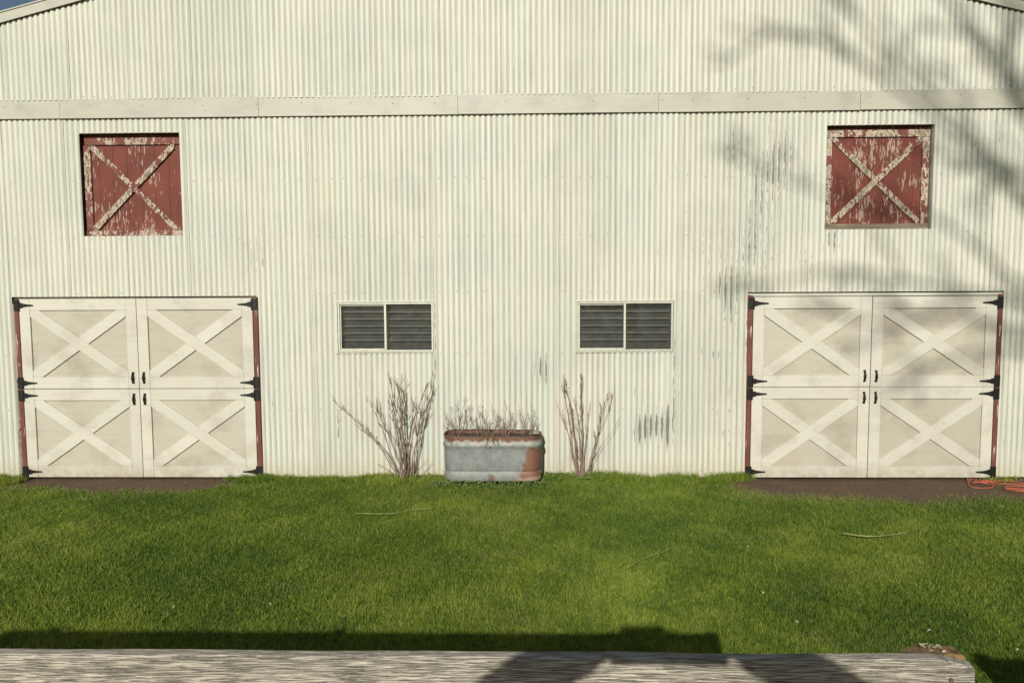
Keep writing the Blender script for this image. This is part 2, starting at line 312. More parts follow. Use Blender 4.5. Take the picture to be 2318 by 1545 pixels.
def wall_sheet(name, xa, xb, z0, ztop, ybase, holes, peelbase=0.):
    step = PITCHC/8; n = max(2, int(round((xb-xa)/step))); xs = np.linspace(xa, xb, n+1)
    cuts = sorted({round(e, 4) for h in holes for e in h[:2] if xa < e < xb})
    for e in cuts: xs[np.argmin(abs(xs-e))] = e
    zc = {round(z0, 4)}; [zc.add(round(e, 4)) for h in holes for e in h[2:] if z0 < e]
    lean = rj(.0015); verts = []; faces = []; ridge = []; peel = []; low = []; seam = []; vid = {}
    def vert(x, z):
        k = (round(x, 5), round(z, 5))
        if k in vid: return vid[k]
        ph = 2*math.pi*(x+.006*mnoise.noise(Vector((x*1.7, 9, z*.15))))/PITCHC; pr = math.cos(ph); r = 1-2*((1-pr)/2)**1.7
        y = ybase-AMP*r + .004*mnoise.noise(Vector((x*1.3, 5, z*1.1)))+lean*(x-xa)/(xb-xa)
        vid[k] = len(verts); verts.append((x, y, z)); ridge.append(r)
        p = peelbase + .05*sm(1.0, 2.2, x)
        for c, sx, sz, kk in ZW: p += kk*math.exp(-((x-c.x)/sx)**2-((z-c.z)/sz)**2)
        peel.append(float(p)); low.append(float(sm(.30, .0, z))*.9+.25*float(sm(.09, 0, abs(z-4.38)))*0)
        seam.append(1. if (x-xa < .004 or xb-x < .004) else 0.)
        return vid[k]
    for i in range(len(xs)-1):
        a, b = xs[i], xs[i+1]; m = (a+b)/2
        spans = [(z0, None)]
        hs = sorted([h for h in holes if h[0] < m < h[1]], key=lambda h: h[2])
        cur = z0; spans = []
        for h in hs:
            if h[2] > cur: spans.append((cur, h[2]))
            cur = h[3]
        spans.append((cur, None))
        for s0, s1 in spans:
            ta, tb = (s1, s1) if s1 is not None else (ztop(a), ztop(b))
            zs = [s0]+[q for q in rows if s0+.01 < q < min(ta, tb)-.01]
            for r in range(len(zs)):
                za = zs[r]
                if r+1 < len(zs): zb0 = zb1 = zs[r+1]
                else: zb0, zb1 = ta, tb
                faces.append((vert(a, za), vert(b, za), vert(b, zb1), vert(a, zb0)))
    me = bpy.data.meshes.new(name); c = Vector(((xa+xb)/2, ybase, z0))
    me.from_pydata([tuple(Vector(v)-c) for v in verts], [], faces)
    for nm, arr in (('ridge', ridge), ('peel', peel), ('low', low), ('seam', seam)):
        A = me.attributes.new(nm, 'FLOAT', 'POINT'); A.data.foreach_set('value', arr)
    me.polygons.foreach_set('use_smooth', [True]*len(faces)); me.materials.append(M['wall'])
    o = bpy.data.objects.new(name, me); C.objects.link(o); o.parent = barn; o.location = c-barn.location; return o
rows = [i*.12 for i in range(0, 60)]
SW = PITCHC*11
# lower storey
x = -1.17-9*SW; k = 0
while x < XR:
    xa, xb = max(x-PITCHC*.55, XL), min(x+SW, XR)
    if xb-xa > .05:
        hs = [h for h in OPEN if h[1] > xa and h[0] < xb]
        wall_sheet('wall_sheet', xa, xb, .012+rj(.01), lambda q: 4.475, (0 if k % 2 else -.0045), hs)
    x += SW; k += 1
x = -3.308-6*SW; k = 0
while x < XR:
    xa, xb = max(x-PITCHC*.55, XL), min(x+SW, XR)
    if xb-xa > .05:
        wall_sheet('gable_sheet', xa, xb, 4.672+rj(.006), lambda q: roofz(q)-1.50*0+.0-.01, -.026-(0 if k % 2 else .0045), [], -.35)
    x += SW; k += 1
# flashing band
edges = [XL]+[at(p, 250).x for p in (138, 587, 1037, 1490, 1945)]+[XR]
for i in range(6):
    a, b = edges[i], edges[i+1]; dz = rj(.004); y = -.030-rj(.002)
    mb = MB(); mb.prism([(a, 4.462+dz), (b-.003, 4.462+dz), (b-.003, 4.69), (a, 4.69)], y, y+.006)
    mb.prism([(a, 4.455+dz), (b-.003, 4.455+dz), (b-.003, 4.470+dz), (a, 4.470+dz)], y-.007, y-.0008)
    mb.build('flashing_panel', M['trim'], barn, bevel=.001)
# rake boards, roof, side walls, backing
for s in (-1, 1):
    xe = XL-.25 if s < 0 else XR+.25
    def zz(q): return RZ-SL*abs(q-RX)
    n_ = 3
    for i in range(n_):
        qa = RX+(xe-RX)*i/n_+s*.0015; qb = RX+(xe-RX)*(i+1)/n_-s*.0015
        mb = MB(); mb.prism([(qa, zz(qa)-.012), (qb, zz(qb)-.012), (qb, zz(qb)+.105), (qa, zz(qa)+.105)], -.068, -.055)
        mb.prism([(qa, zz(qa)+.10), (qb, zz(qb)+.10), (qb, zz(qb)+.118), (qa, zz(qa)+.118)], -.080, -.056)
        mb.build('rake_trim', M['trim'], barn, bevel=.002)
    mb = MB(); mb.prism([(RX, RZ+.06), (xe, zz(xe)+.06), (xe, zz(xe)+.098), (RX, RZ+.098)], -.053, 16)
    mb.build('roof', M['roof'], barn)
    xs_ = XL if s < 0 else XR-.1
    MB().box(xs_+.002, xs_+.098, .03, 15.9, 0, 5.3).build('side_wall', M['wall'], barn)
MB().box(XL+.11, XR-.11, .42, .5, 0, 5.25).build('inner_wall', M['dark'], barn)
# screws
mb = MB()
for zr, yb in ((.09, 0), (.86, 0), (1.56, 0), (2.32, 0), (3.0, 0), (3.70, 0), (4.71, -.024)):
    q = math.ceil(XL/PITCHC)*PITCHC; i = 0
    while q < XR-.05:
        xx = q; zz_ = zr+rj(.012)
        inside = any(h[0]-.02 < xx < h[1]+.02 and h[2]-.02 < zz_ < h[3]+.02 for h in OPEN)
        if not inside and random.random() < .96:
            r = .0058; y = yb-AMP-.002
            vs = [(xx+r*math.cos(t*math.pi/3), y-.001, zz_+r*math.sin(t*math.pi/3)) for t in range(6)]+[(xx, y-.006, zz_)]
            mb.add(vs, [(t, (t+1) % 6, 6) for t in range(6)])
        q += PITCHC*(2 if i % 4 == 3 else 3); i += 1
for i in range(24):
    xx = XL+.4+i*.62+rj(.2); r = .006; zz_ = 4.6+rj(.01)
    mb.add([(xx+r*math.cos(t*math.pi/3), -.0335, zz_+r*math.sin(t*math.pi/3)) for t in range(6)]+[(xx, -.038, zz_)], [(t, (t+1) % 6, 6) for t in range(6)])
mb.build('screw_heads', M['screw'], barn, kind='stuff')

# ---- doors
def clip_strip(x0, x1, z0, z1, up, hw):
    # diagonal strip clipped by the rectangle
    ax, az, bx, bz = (x0, z0, x1, z1) if up else (x0, z1, x1, z0)
    d = Vector((bx-ax, bz-az)).normalized(); n = Vector((-d.y, d.x))
    e = .5
    poly = [Vector((ax, az))-d*e+n*hw, Vector((ax, az))-d*e-n*hw, Vector((bx, bz))+d*e-n*hw, Vector((bx, bz))+d*e+n*hw]
    for (kx, kz, kc) in ((1, 0, x0), (-1, 0, -x1), (0, 1, z0), (0, -1, -z1)):
        o = []
        for i in range(len(poly)):
            p, q = poly[i], poly[(i+1) % len(poly)]; fp = kx*p.x+kz*p.y-kc; fq = kx*q.x+kz*q.y-kc
            if fp >= 0: o.append(p)
            if fp*fq < 0: o.append(p+(q-p)*(fp/(fp-fq)))
        poly = o
    return [(p.x, p.y) for p in poly]
def hinge(parent, xj, zc, s):            # s=+1 strap points to +x, plate on jamb left of xj
    mb = MB(); y = -.052; h = .07+rj(.002)
    mb.prism([(xj-s*.058, zc-h), (xj+s*.004, zc-h), (xj+s*.004, zc+h), (xj-s*.058, zc+h)], y-.006, y)
    mb.tube([(xj+s*.004, y-.006, zc-h), (xj+s*.004, y-.006, zc+h)], .0095, 8)
    st = [(xj+s*.012, zc-.036), (xj+s*.045, zc-.030), (xj+s*.06, zc-.021), (xj+s*.14, zc-.010), (xj+s*.175, zc-.009), (xj+s*.187, zc), (xj+s*.175, zc+.009), (xj+s*.14, zc+.010), (xj+s*.06, zc+.021), (xj+s*.045, zc+.030), (xj+s*.012, zc+.036)]
    mb.prism(st, y-.0045, y-.0005)
    for q in (.03, .09, .165): mb.tube([(xj+s*q, y-.009, zc), (xj+s*q, y-.003, zc)], .005, 6)
    for q in (-.045, .045): mb.tube([(xj-s*.03, y-.011, zc+q), (xj-s*.03, y-.004, zc+q)], .005, 6)
    mb.build('hinge', M['black'], parent, bevel=.0008)
def handle(parent, xh, zc):
    mb = MB(); y = -.050
    for q in (-1, 1):
        mb.prism([(xh-.013, zc+q*.048), (xh+.013, zc+q*.048), (xh+.016, zc+q*.072), (xh-.016, zc+q*.072)], y-.005, y)
        mb.tube([(xh, y-.003, zc+q*.055), (xh, y-.02, zc+q*.045)], [.011, .009], 7)
    pts = [(xh, y-.018-.008*math.cos(t*math.pi/2), zc+.05*t) for t in (-1, -.6, -.3, 0, .3, .6, 1)]
    mb.tube(pts, [.009, .011, .0135, .0145, .0135, .011, .009], 8); mb.build('handle', M['black'], parent, smooth=True)
def leaf(x0, x1, z0, z1, hs, swap, lab):      # hs=-1 hinges at x0, +1 at x1
    g = .004; x0 += g; x1 -= g; z0 += g*.8; z1 -= g*.8
    yf = -.045+rj(.0015); yp = -.024; sw = .132; rh = .142; z0 += rj(.002); z1 += rj(.002); x0 += rj(.0015)
    d = MB().box(x0+.003, x1-.003, yp, yp+.02, z0+.003, z1-.003).build('door', M['panel'], barn, label=lab)
    sw0 = sw
    MB().box(x0, x0+sw, yf, yp-.0005, z0, z1).build('stile', M['door'], d, bevel=.003)
    MB().box(x1-sw, x1, yf, yp-.0005, z0, z1).build('stile', M['door'], d, bevel=.003)
    MB().box(x0+sw+.001, x1-sw-.001, yf+.001, yp-.0005, z1-rh, z1).build('rail', M['door'], d, bevel=.003)
    MB().box(x0+sw+.001, x1-sw-.001, yf+.001, yp-.0005, z0, z0+rh).build('rail', M['door'], d, bevel=.003)
    X0, X1, Z0, Z1 = x0+sw+.002, x1-sw-.002, z0+rh+.001, z1-rh-.001
    MB().prism(clip_strip(X0, X1, Z0, Z1, swap, .066), yf+.0012, yp-.0005).build('brace', M['door'], d, bevel=.002)
    # the crossing diagonal in two lengths, butted against the first
    P = clip_strip(X0, X1, Z0, Z1, not swap, .066); cx, cz = (X0+X1)/2, (Z0+Z1)/2
    dd = Vector((X1-X0, (Z1-Z0)*(1 if swap else -1))).normalized(); nn = Vector((-dd.y, dd.x))
    for sg in (1, -1):
        o = []
        for i in range(len(P)):
            p, q = Vector(P[i]), Vector(P[(i+1) % len(P)]); f = lambda v: sg*((v-Vector((cx, cz))).dot(nn))-.0668
            if f(p) >= 0: o.append(p)
            if f(p)*f(q) < 0: o.append(p+(q-p)*(f(p)/(f(p)-f(q))))
        MB().prism([(v.x, v.y) for v in o], yf+.002, yp-.0005).build('brace', M['door'], d, bevel=.002)
    xj = x0-.002 if hs < 0 else x1+.002
    hinge(d, xj, z1-.078, -hs); hinge(d, xj, z0+.072, -hs)
    top = z0 > .5
    handle(d, (x1-.068 if hs < 0 else x0+.062), (z0+.135 if top else z1-.125))
LX = (-6.345, -4.866, -3.412); RXs = (2.722, 4.156, 5.655)
ZM = 1.137
for nm, X in (('left', LX), ('right', RXs)):
    for i in (0, 1):
        for j, (za, zb) in enumerate(((.012, ZM), (ZM, 2.262 if nm == 'left' else 2.244))):
            leaf(X[i], X[i+1], za, zb, -1 if i == 0 else 1, (nm == 'right') != (False), None)
    # jambs, head, studs, dark gap
    for s, xe, xo in ((-1, X[0], OPEN[0 if nm == 'left' else 1][0]), (1, X[2], OPEN[0 if nm == 'left' else 1][1])):
        a, b = sorted((xe+s*.004, xe+s*.058)); b2 = xo
        MB().box(a, b, -.045, .05, .0, 2.262 if nm == 'left' else 2.262).build('door_jamb', M['jamb'], barn, bevel=.003)
        a, b = sorted((xe+s*.064, xo+s*.03))
        if b-a > .03:
            MB().box(a, b, -.004 if s < 0 else .01, .06, 1.24, 2.2).build('stud', M['stud'], barn, bevel=.003)
            MB().box(a+.004, b-.002, .004, .06, .62, 1.22).build('stud', M['sill'], barn, bevel=.003)
            MB().box(a+.006, b-.004, .0, .06, .05, .60).build('stud', M['sill'], barn, bevel=.003)
    MB().box(X[0]-.05, X[2]+.06, -.030, .05, 2.266 if nm == 'left' else 2.249, 2.272 if nm == 'left' else 2.284).build('door_head', M['door'] if nm == 'right' else M['sill'], barn, bevel=.002)
    MB().box(OPEN[0 if nm == 'left' else 1][0]-.05, OPEN[0 if nm == 'left' else 1][1]+.05, .07, .10, 0, 2.4).build('lining', M['dark'], barn)

# ---- hatches
def hatch(o, worn, jl):
    x0, x1, z0, z1 = o; yb = .085
    mb_ = M['redbare']; mr, mf = (M['redworn'], M['redbare']) if worn else (M['red'], M['redframe'])
    h = MB().box(x0-.03, x1+.03, yb+.03, yb+.05, z0-.03, z1+.03).build('hatch', M['dark'], barn, label='weathered red hatch with a heavily peeled pale cross brace' if worn else 'red hatch with mostly intact paint and a thin pale cross brace')
    n = 7; xs = np.linspace(x0+.01, x1-.01, n+1)
    for i in range(n):
        MB().box(xs[i]+.0007, xs[i+1]-.0007, yb+rj(.001), yb+.028, z0+.01, z1-.01).build('plank', mr, h, bevel=.002)
    w_ = .085; yt = yb-.026
    MB().box(x0+.025, x1-.012, yt, yb-.001, z1-.045-w_, z1-.045).build('rail', mf, h, bevel=.004)
    MB().box(x0+.004, x1-.004, yt-.006, yb-.001, z0+.002, z0+w_*.8).build('rail', M['sill'] if worn else mf, h, bevel=.004)
    za, zb = z0+w_*.8+.002, z1-.045-w_-.002
    MB().box(x0+.008, x0+.008+w_, yt+.002, yb-.001, za, zb).build('stile', mf, h, bevel=.004)
    MB().box(x1-.012-w_, x1-.012, yt+.002 if worn else yb-.006, yb-.001, za, zb).build('stile', mf if worn else mr, h, bevel=.004)
    X0, X1 = x0+.008+w_+.002, x1-.014-w_
    MB().prism(clip_strip(X0, X1, za, zb, False, .034), yt+.008, yb-.001).build('brace', mb_, h, bevel=.004)
    MB().prism(clip_strip(X0, X1, za, zb, True, .036), yt-.004, yb-.0012).build('brace', mb_, h, bevel=.004)
    jm = M['sill'] if worn else M['black']  # left hatch jambs black: shade of the recess put into their colour
    MB().box(x0-.025, x0-.0005, .016, yb+.02, z0-.02, z1+.02).build('jamb', jm, h); MB().box(x1+.0005, x1+.025, .016, yb+.02, z0-.02, z1+.02).build('jamb', M['alu'] if worn else jm, h)
    MB().box(x0, x1, .016, yb+.02, z1+.0005, z1+.03).build('jamb', M['sill'], h); MB().box(x0, x1, .016, yb-.04, z0-.03, z0-.0005).build('jamb', M['sill'], h)
hatch(OPEN[2], False, 0); hatch(OPEN[3], True, 0)

# ---- windows
def window(o, lab):
    x0, x1, z0, z1 = o
    x0 -= .012; x1 += .012; z0 -= .012; z1 += .012
    def ring(a, b, c, d, w, y0, y1, wt=None):
        mb = MB(); wt = wt or w
        mb.box(a, b, y0, y1, d-wt, d); mb.box(a, b, y0, y1, c, c+w); mb.box(a, a+w, y0, y1, c+w+.0005, d-wt-.0005); mb.box(b-w, b, y0, y1, c+w+.0005, d-wt-.0005); return mb
    wf = ring(x0, x1, z0, z1, .014, -.020, .05).build('window', M['alu'], barn, bevel=.0015, label=lab)
    ring(x0+.019, x1-.019, z0+.018, z1-.019, .020, -.012, .045).build('frame', M['alu'], wf, bevel=.0015)
    xm = (x0+x1)/2-.006
    ix0, ix1, iz0, iz1 = x0+.040, x1-.040, z0+.040, z1-.040
    ring(ix0, xm+.010, iz0, iz1-.004, .014, .012, .030).build('sash', M['alu'], wf, bevel=.001)
    MB().box(xm-.009, xm+.016, -.010, .008, iz0+.001, iz1-.001).build('mullion', M['alu'], wf, bevel=.001)
    MB().box(ix0+.015, xm+.009, .019, .022, iz0+.015, iz1-.019).build('pane', M['glass'], wf)
    MB().box(xm+.017, ix1-.001, .002, .005, iz0+.001, iz1-.001).build('pane', M['glass'], wf)
    h = (iz1-iz0)
    for i in range(5):
        zc = iz1-.095-i*.088
        for a, b, dz in ((ix0+.02, xm-.012, 0), (xm+.03, ix1-.01, -.003)):
            MB().box(a, b, .07, .085, zc+dz-.005, zc+dz+.005).build('slat', M['slat'], wf)
    MB().box(x0+.005, x1-.005, .13, .14, z0, z1).build('blind', M['back'], wf)
window(OPEN[4], 'left sliding window, faint slats behind dusty glass'); window(OPEN[5], 'right sliding window, cobwebbed dirty right pane')

# ---------------------------------------------------------------- stock tank planter
TX = (at(1005, 1000, -.32).x+at(1226, 1000, -.32).x)/2; TW = at(1226, 1000, -.32).x-at(1005, 1000, -.32).x
TY, TD, TH, TZ0 = -.27, .42, .54, .08
tank = thing('stock_tank', 'oval galvanised stock tank planter with rusty rim and rust patch', 'planter', (TX, TY, TZ0))
def oval(hw, hd, r, n=10):
    p = []
    for cx, cy, a0 in ((hw-r, hd-r, 0), (-hw+r, hd-r, 90), (-hw+r, -hd+r, 180), (hw-r, -hd+r, 270)):
        for i in range(n+1):
            a = math.radians(a0+90*i/n); p.append((cx+r*math.cos(a), cy+r*math.sin(a)))
    return p
prof = [(a*.95, b) for a, b in [(0, .0), (.012, .004), (.05, .006), (.10, .004), (.118, -.004), (.125, -.010), (.132, -.004), (.15, 0), (.25, .001), (.35, .0), (.40, .0), (.425, .006), (.44, .013), (.458, .014), (.475, .008), (.485, .0), (.50, -.002), (.54, 0), (.56, .001)]]
vs = []; nn = None
for z, o in prof:
    ring = oval(TW/2+o-.010+z*.006, TD/2+o+z*.006, .15, 16); nn = len(ring)
    for (a, b) in ring:
        dent = .004*mnoise.noise(Vector((a*5, b*5, z*7)))
        L_ = math.hypot(a, b); vs.append((TX+a*(1+dent/L_), TY+b*(1+dent/L_), TZ0+z))
fs = [(r*nn+i, r*nn+(i+1) % nn, (r+1)*nn+(i+1) % nn, (r+1)*nn+i) for r in range(len(prof)-1) for i in range(nn)]
body = MB().add(vs, fs).build('tank_wall', M['tank'], tank, smooth=True)
sd = body.modifiers.new('s', 'SOLIDIFY'); sd.thickness = .004; sd.offset = -1
rim = oval(TW/2-.006, TD/2+.004, .15, 16); rp = [(TX+a, TY+b, TZ0+.534+.004*math.sin(a*9)) for a, b in rim]; rp.append(rp[0]); rp.append(rp[1])
MB().tube(rp, .009, 8).build('rim', M['rusty'], tank, smooth=True)
so_ = oval(TW/2-.02, TD/2-.01, .19, 8); MB().add([(TX+a, TY+b, TZ0+.495+rj(.008)) for a, b in so_]+[(TX, TY, TZ0+.515)], [(i, (i+1) % len(so_), len(so_)) for i in range(len(so_))]).build('soil', M['soil'], tank)
MB().box(TX-.012, TX-.008, TY-TD/2-.009, TY-TD/2-.001, TZ0+.13, TZ0+.40).build('seam', M['tank'], tank)
MB().prism([(TX-.028, TZ0+.405), (TX-.012, TZ0+.405), (TX-.017, TZ0+.435)], TY-TD/2-.022, TY-TD/2-.004).build('drain_hook', M['black'], tank)
# ribs: rim stone
def rock(name, c, r, mat, seed=0, sq=(1, 1, .7)):
    bm = bmesh.new(); bmesh.ops.create_icosphere(bm, subdivisions=3, radius=1)
    for v in bm.verts:
        k = 1+.35*mnoise.noise(v.co*1.4+Vector((seed, 0, 0)))+.1*mnoise.noise(v.co*4+Vector((0, seed, 0))); v.co = Vector((v.co.x*sq[0], v.co.y*sq[1], v.co.z*sq[2]))*k*r
    me = bpy.data.meshes.new(name); bm.to_mesh(me); bm.free(); me.materials.append(mat); me.polygons.foreach_set('use_smooth', [True]*len(me.polygons))
    o = bpy.data.objects.new(name, me); C.objects.link(o); o.location = c; return o
tag(rock('stone', (at(1213, 975, TY-.06).x, TY-.06, TZ0+.56), .05, M['stone'], 3, (.95, .9, .55)), 'lumpy grey-brown stone resting on the right rim of the planter', 'stone')

# ---------------------------------------------------------------- bare shrubs
def wander(p0, p1, n, j, bow=0.):
    p0, p1 = Vector(p0), Vector(p1); d = p1-p0; L_ = d.length; side = Vector((d.z, 0, -d.x)).normalized(); out_ = []
    off = Vector((0, 0, 0))
    for i in range(n+1):
        t = i/n; off += Vector((rj(j), rj(j), rj(j*.3)))*L_*(1 if 0 < i < n else .3)
        out_.append(p0+d*t+side*bow*L_*math.sin(math.pi*t)+off)
    return out_
def twigs(mb, path, r0, start=.35, k=7, ln=.16, depth=1, ang=.6):
    n = len(path)
    for q in range(k):
        t = start+(1-start)*random.random()**.8; i = min(int(t*(n-1)), n-2); f = t*(n-1)-i; p = path[i].lerp(path[i+1], f)
        d = (path[i+1]-path[i]).normalized(); v = Vector((rj(1), rj(.7), rj(.5)+.15)); v = (d*1.1+v*ang).normalized()
        L_ = ln*random.uniform(.35, 1.1)*(1.15-t*.5); e = p+v*L_+Vector((0, 0, .02)); w_ = wander(p, e, 4, .06)
        mb.tube(w_, [r0*.55, r0*.5, r0*.42, r0*.36, r0*.25], 3)
        if depth > 0: twigs(mb, w_, r0*.62, .2, 3, L_*.55, depth-1, ang)
def shrub(name, lab, base, tips, mats, seeds, r=.0058, tw=7, ln=.17, cat='shrub'):
    b0 = onground(*base, .03) if isinstance(base[0], (int, float)) and len(base) == 2 else Vector(base)
    b0.y = max(b0.y, -.28); s = thing(name, lab, cat, (b0.x, b0.y, 0)); tipsw = []
    for (px, py, k, sc) in tips:
        Y = b0.y+rj(.10)+.06; Y = min(Y, -.06); tip = at(px, py, Y)
        st = Vector((b0.x+(tip.x-b0.x)*.10+rj(.05), b0.y+rj(.045), .0)); bow = -.06*(1 if tip.x > b0.x else -1)*min(1, abs(tip.x-b0.x)*2)
        pa = wander(st, tip, 11, .011, bow*random.uniform(.5, 1.3)); mb = MB(); rr = r*sc
        mb.tube(pa, [rr*(1-.72*(i/11)) for i in range(12)], 6)
        if k: twigs(mb, pa, rr, .5, int(tw*k), ln*.75, 1, .8); twigs(mb, pa, rr*1.2, .35, 1 if random.random() < .7 else 2, ln*2.0, 1, .45)
        mb.build('stem', random.choice(mats), s, smooth=True); tipsw.append(pa)
    mb = MB()
    for q in range(seeds):
        pa = random.choice(tipsw); p = pa[random.randint(7, 11)]+Vector((rj(.03), rj(.02), rj(.03))); L_ = random.uniform(.012, .032)
        d = Vector((rj(.5), rj(.5), -1)).normalized(); sd_ = Vector((1, rj(1), 0)).normalized()
        mb.add([p, p+d*L_*.5+sd_*L_*.28, p+d*L_, p+d*L_*.5-sd_*L_*.28+Vector((0, -.006, 0))], [(0, 1, 2), (0, 2, 3)])
    if seeds: mb.build('dead_leaves', M['leaf'], s, kind='stuff')
    return s
BK = [M['bark'], M['bark'], M['bark2']]
left_tips = [(778, 926, .25, 1.), (826, 905, .5, 1.1), (812, 960, .3, .8), (860, 830, .0, .7), (852, 930, .5, 1), (872, 870, 1, 1), (868, 868, .8, .9), (887, 848, 1.3, 1.15), (893, 880, 1, 1), (905, 905, 1, .9), (905, 862, 1.2, 1.1), (915, 885, 1, 1),
             (925, 898, .8, .9), (940, 866, 1.2, 1.1), (943, 895, .9, 1), (955, 905, .7, 1), (965, 864, 1, 1), (975, 868, 1.2, 1.1), (985, 880, 1, 1.), (988, 930, .7, .9), (1000, 958, .5, .9), (892, 960, .4, 1.2), (925, 1000, .2, 1.3), (968, 1040, 0, 1.2), (855, 1050, 0, 1.3), (880, 900, .8, 1.2), (900, 930, .6, 1.3), (938, 960, .3, 1.1)]
left_tips = [t for i, t in enumerate(left_tips) if t[:2] != (860, 830) and i % 7 not in (5, 6)]
shrub('bare_shrub', 'larger leafless shrub fanning out below the left window', (916, 1086), left_tips, BK, 46, .0078, 5, .16)
right_tips = [(1262, 852, 1., 1.), (1272, 880, .8, 1), (1268, 860, .6, 1.1), (1256, 905, .8, .8), (1312, 846, 1.1, 1.1), (1318, 862, 1, 1.), (1305, 905, .7, .9), (1330, 905, .7, .9), (1376, 886, 1.1, 1.2), (1380, 920, .4, 1), (1325, 1000, .1, 1.2), (1340, 1015, .1, 1.2), (1310, 1030, 0, 1.2), (1345, 1050, 0, 1.3), (1398, 965, .2, .6), (1290, 960, .4, 1)]
shrub('bare_shrub', 'smaller thin leafless shrub below the right window, right of the planter', (1318, 1083), right_tips, [M['bark2'], M['bark'], M['bark2']], 10, .0072, 5, .12)
# plants in the tank
def tank_plant(lab, bx, tips, mat, seeds, k=8, ln=.1, r=.003, zb=.53):
    x0 = at(bx, 980, TY-.06).x; s = thing('bare_twiggy_plant', lab, 'plant', (x0, TY-.05, TZ0+.5)); P = []
    for px, py in tips:
        Y = TY+rj(.13)-.04; tip = at(px, py, Y); st = Vector((x0+(tip.x-x0)*.25+rj(.04), Y+rj(.03), TZ0+.49)); pa = wander(st, tip, 8, .018, rj(.12)); mb = MB()
        mb.tube(pa, [r*(1-.6*i/8) for i in range(9)], 5); twigs(mb, pa, r, .15, k, ln, 1, 1.0); mb.build('stem', mat if random.random() < .75 else M['bark'], s, smooth=True); P.append(pa)
    mb = MB()
    for q in range(seeds):
        p = random.choice(random.choice(P)[2:])+Vector((rj(.03), rj(.03), rj(.03))); L_ = random.uniform(.01, .028); sd_ = Vector((1, rj(1), rj(1))).normalized()*L_*.4; d = Vector((rj(1), rj(1), -1)).normalized()*L_
        mb.add([p, p+d*.5+sd_, p+d, p+d*.5-sd_], [(0, 1, 2), (0, 2, 3)])
    mb.build('dry_leaves', M['leaf'] if mat is M['bark'] else M['moss'], s, kind='stuff')
tank_plant('tall tangled bare twigs at the left end of the metal planter', 1035, [(1012, 940), (1022, 918), (1032, 925), (1040, 908), (1050, 905), (1056, 925), (1020, 955), (1065, 945), (1010, 968), (1046, 935)], M['bark'], 26, 8, .11)
tank_plant('bare branches with one thick leaning stem in the planter middle', 1100, [(1083, 927), (1098, 922), (1118, 925), (1060, 935), (1075, 950), (1092, 945), (1110, 960), (1128, 945), (1085, 965)], M['bark'], 14, 6, .1, .0042)
tank_plant('dense pinkish curling twigs right of the planter middle', 1140, [(1125, 940), (1135, 950), (1148, 918), (1155, 940), (1160, 950), (1142, 965), (1170, 955), (1130, 962)], M['bark2'], 26, 9, .09)
tank_plant('upright wiry bare twigs at the right end of the planter', 1190, [(1168, 935), (1178, 930), (1186, 945), (1204, 922), (1208, 940), (1196, 940), (1212, 955)], M['bark'], 10, 7, .09)
# trailing vine over the front rim
v = thing('trailing_vine', 'dried brown vine hanging over the front rim of the planter', 'plant', (at(1110, 990, TY-.2).x, TY-.2, TZ0+.5))
for px in (1098, 1104, 1112, 1118, 1130, 1024):
    a = at(px, 978, TY-.15); b = at(px+rj(4), 986, TY-TD/2-.02); c = at(px+rj(6), 1003+rj(8), TY-TD/2-.03); mb = MB(); pa = [a, (a+b)/2+Vector((0, 0, .02)), b, (b+c)/2+Vector((rj(.01), 0, 0)), c]
    mb.tube(pa, .0022, 4); twigs(mb, [Vector(q) for q in pa], .003, .2, 8, .05, 0, 1.4)
    for q in range(9):
        p = Vector(random.choice(pa[1:]))+Vector((rj(.02), rj(.01)-.008, rj(.025))); L_ = .02; mb.add([p, p+Vector((rj(L_), rj(.006), rj(L_))), p+Vector((rj(L_), rj(.006)-.004, rj(L_)))], [(0, 1, 2)])
    mb.build('vine_strand', M['moss'], v)

# ---------------------------------------------------------------- orange cord
def spline(pts, n=8):
    pts = [Vector(p) for p in pts]; o = []
    for i in range(len(pts)-1):
        p0, p1, p2, p3 = pts[max(i-1, 0)], pts[i], pts[i+1], pts[min(i+2, len(pts)-1)]
        for j in range(n):
            t = j/n; o.append(.5*((2*p1)+(p2-p0)*t+(2*p0-5*p1+4*p2-p3)*t*t+(3*p1-p0-3*p2+p3)*t**3))
    return o+[pts[-1]]
def g(px, py, h=.008): return onground(px, py, h)
cp = [g(2190, 1080, .02), g(2193, 1095), g(2201, 1102), g(2222, 1104), g(2246, 1102), g(2248, 1093, .02), g(2243, 1088, .03), g(2232, 1086, .02), g(2212, 1093), g(2198, 1090), g(2194, 1084, .02), g(2210, 1086, .03), g(2232, 1091, .03), g(2250, 1089), g(2275, 1087), g(2300, 1090), g(2330, 1097),
      g(2375, 1106), g(2370, 1113), g(2320, 1112), g(2283, 1108), g(2277, 1101, .02), g(2300, 1099, .03), g(2350, 1103, .03), g(2378, 1110, .02), g(2350, 1109, .02), g(2290, 1104, .03), g(2280, 1107, .02), g(2330, 1108, .04), g(2368, 1103, .03), g(2310, 1096, .02), g(2260, 1094), g(2236, 1094, .03), g(2212, 1090, .04), g(2205, 1092, .03), g(2236, 1089, .04), g(2248, 1091, .03), g(2215, 1084, .02)]
tag(MB().tube(spline(cp, 7), .0042, 6).build('extension_cord', M['cord'], smooth=True), 'orange extension cord in loose coils at the right door corner', 'cord')

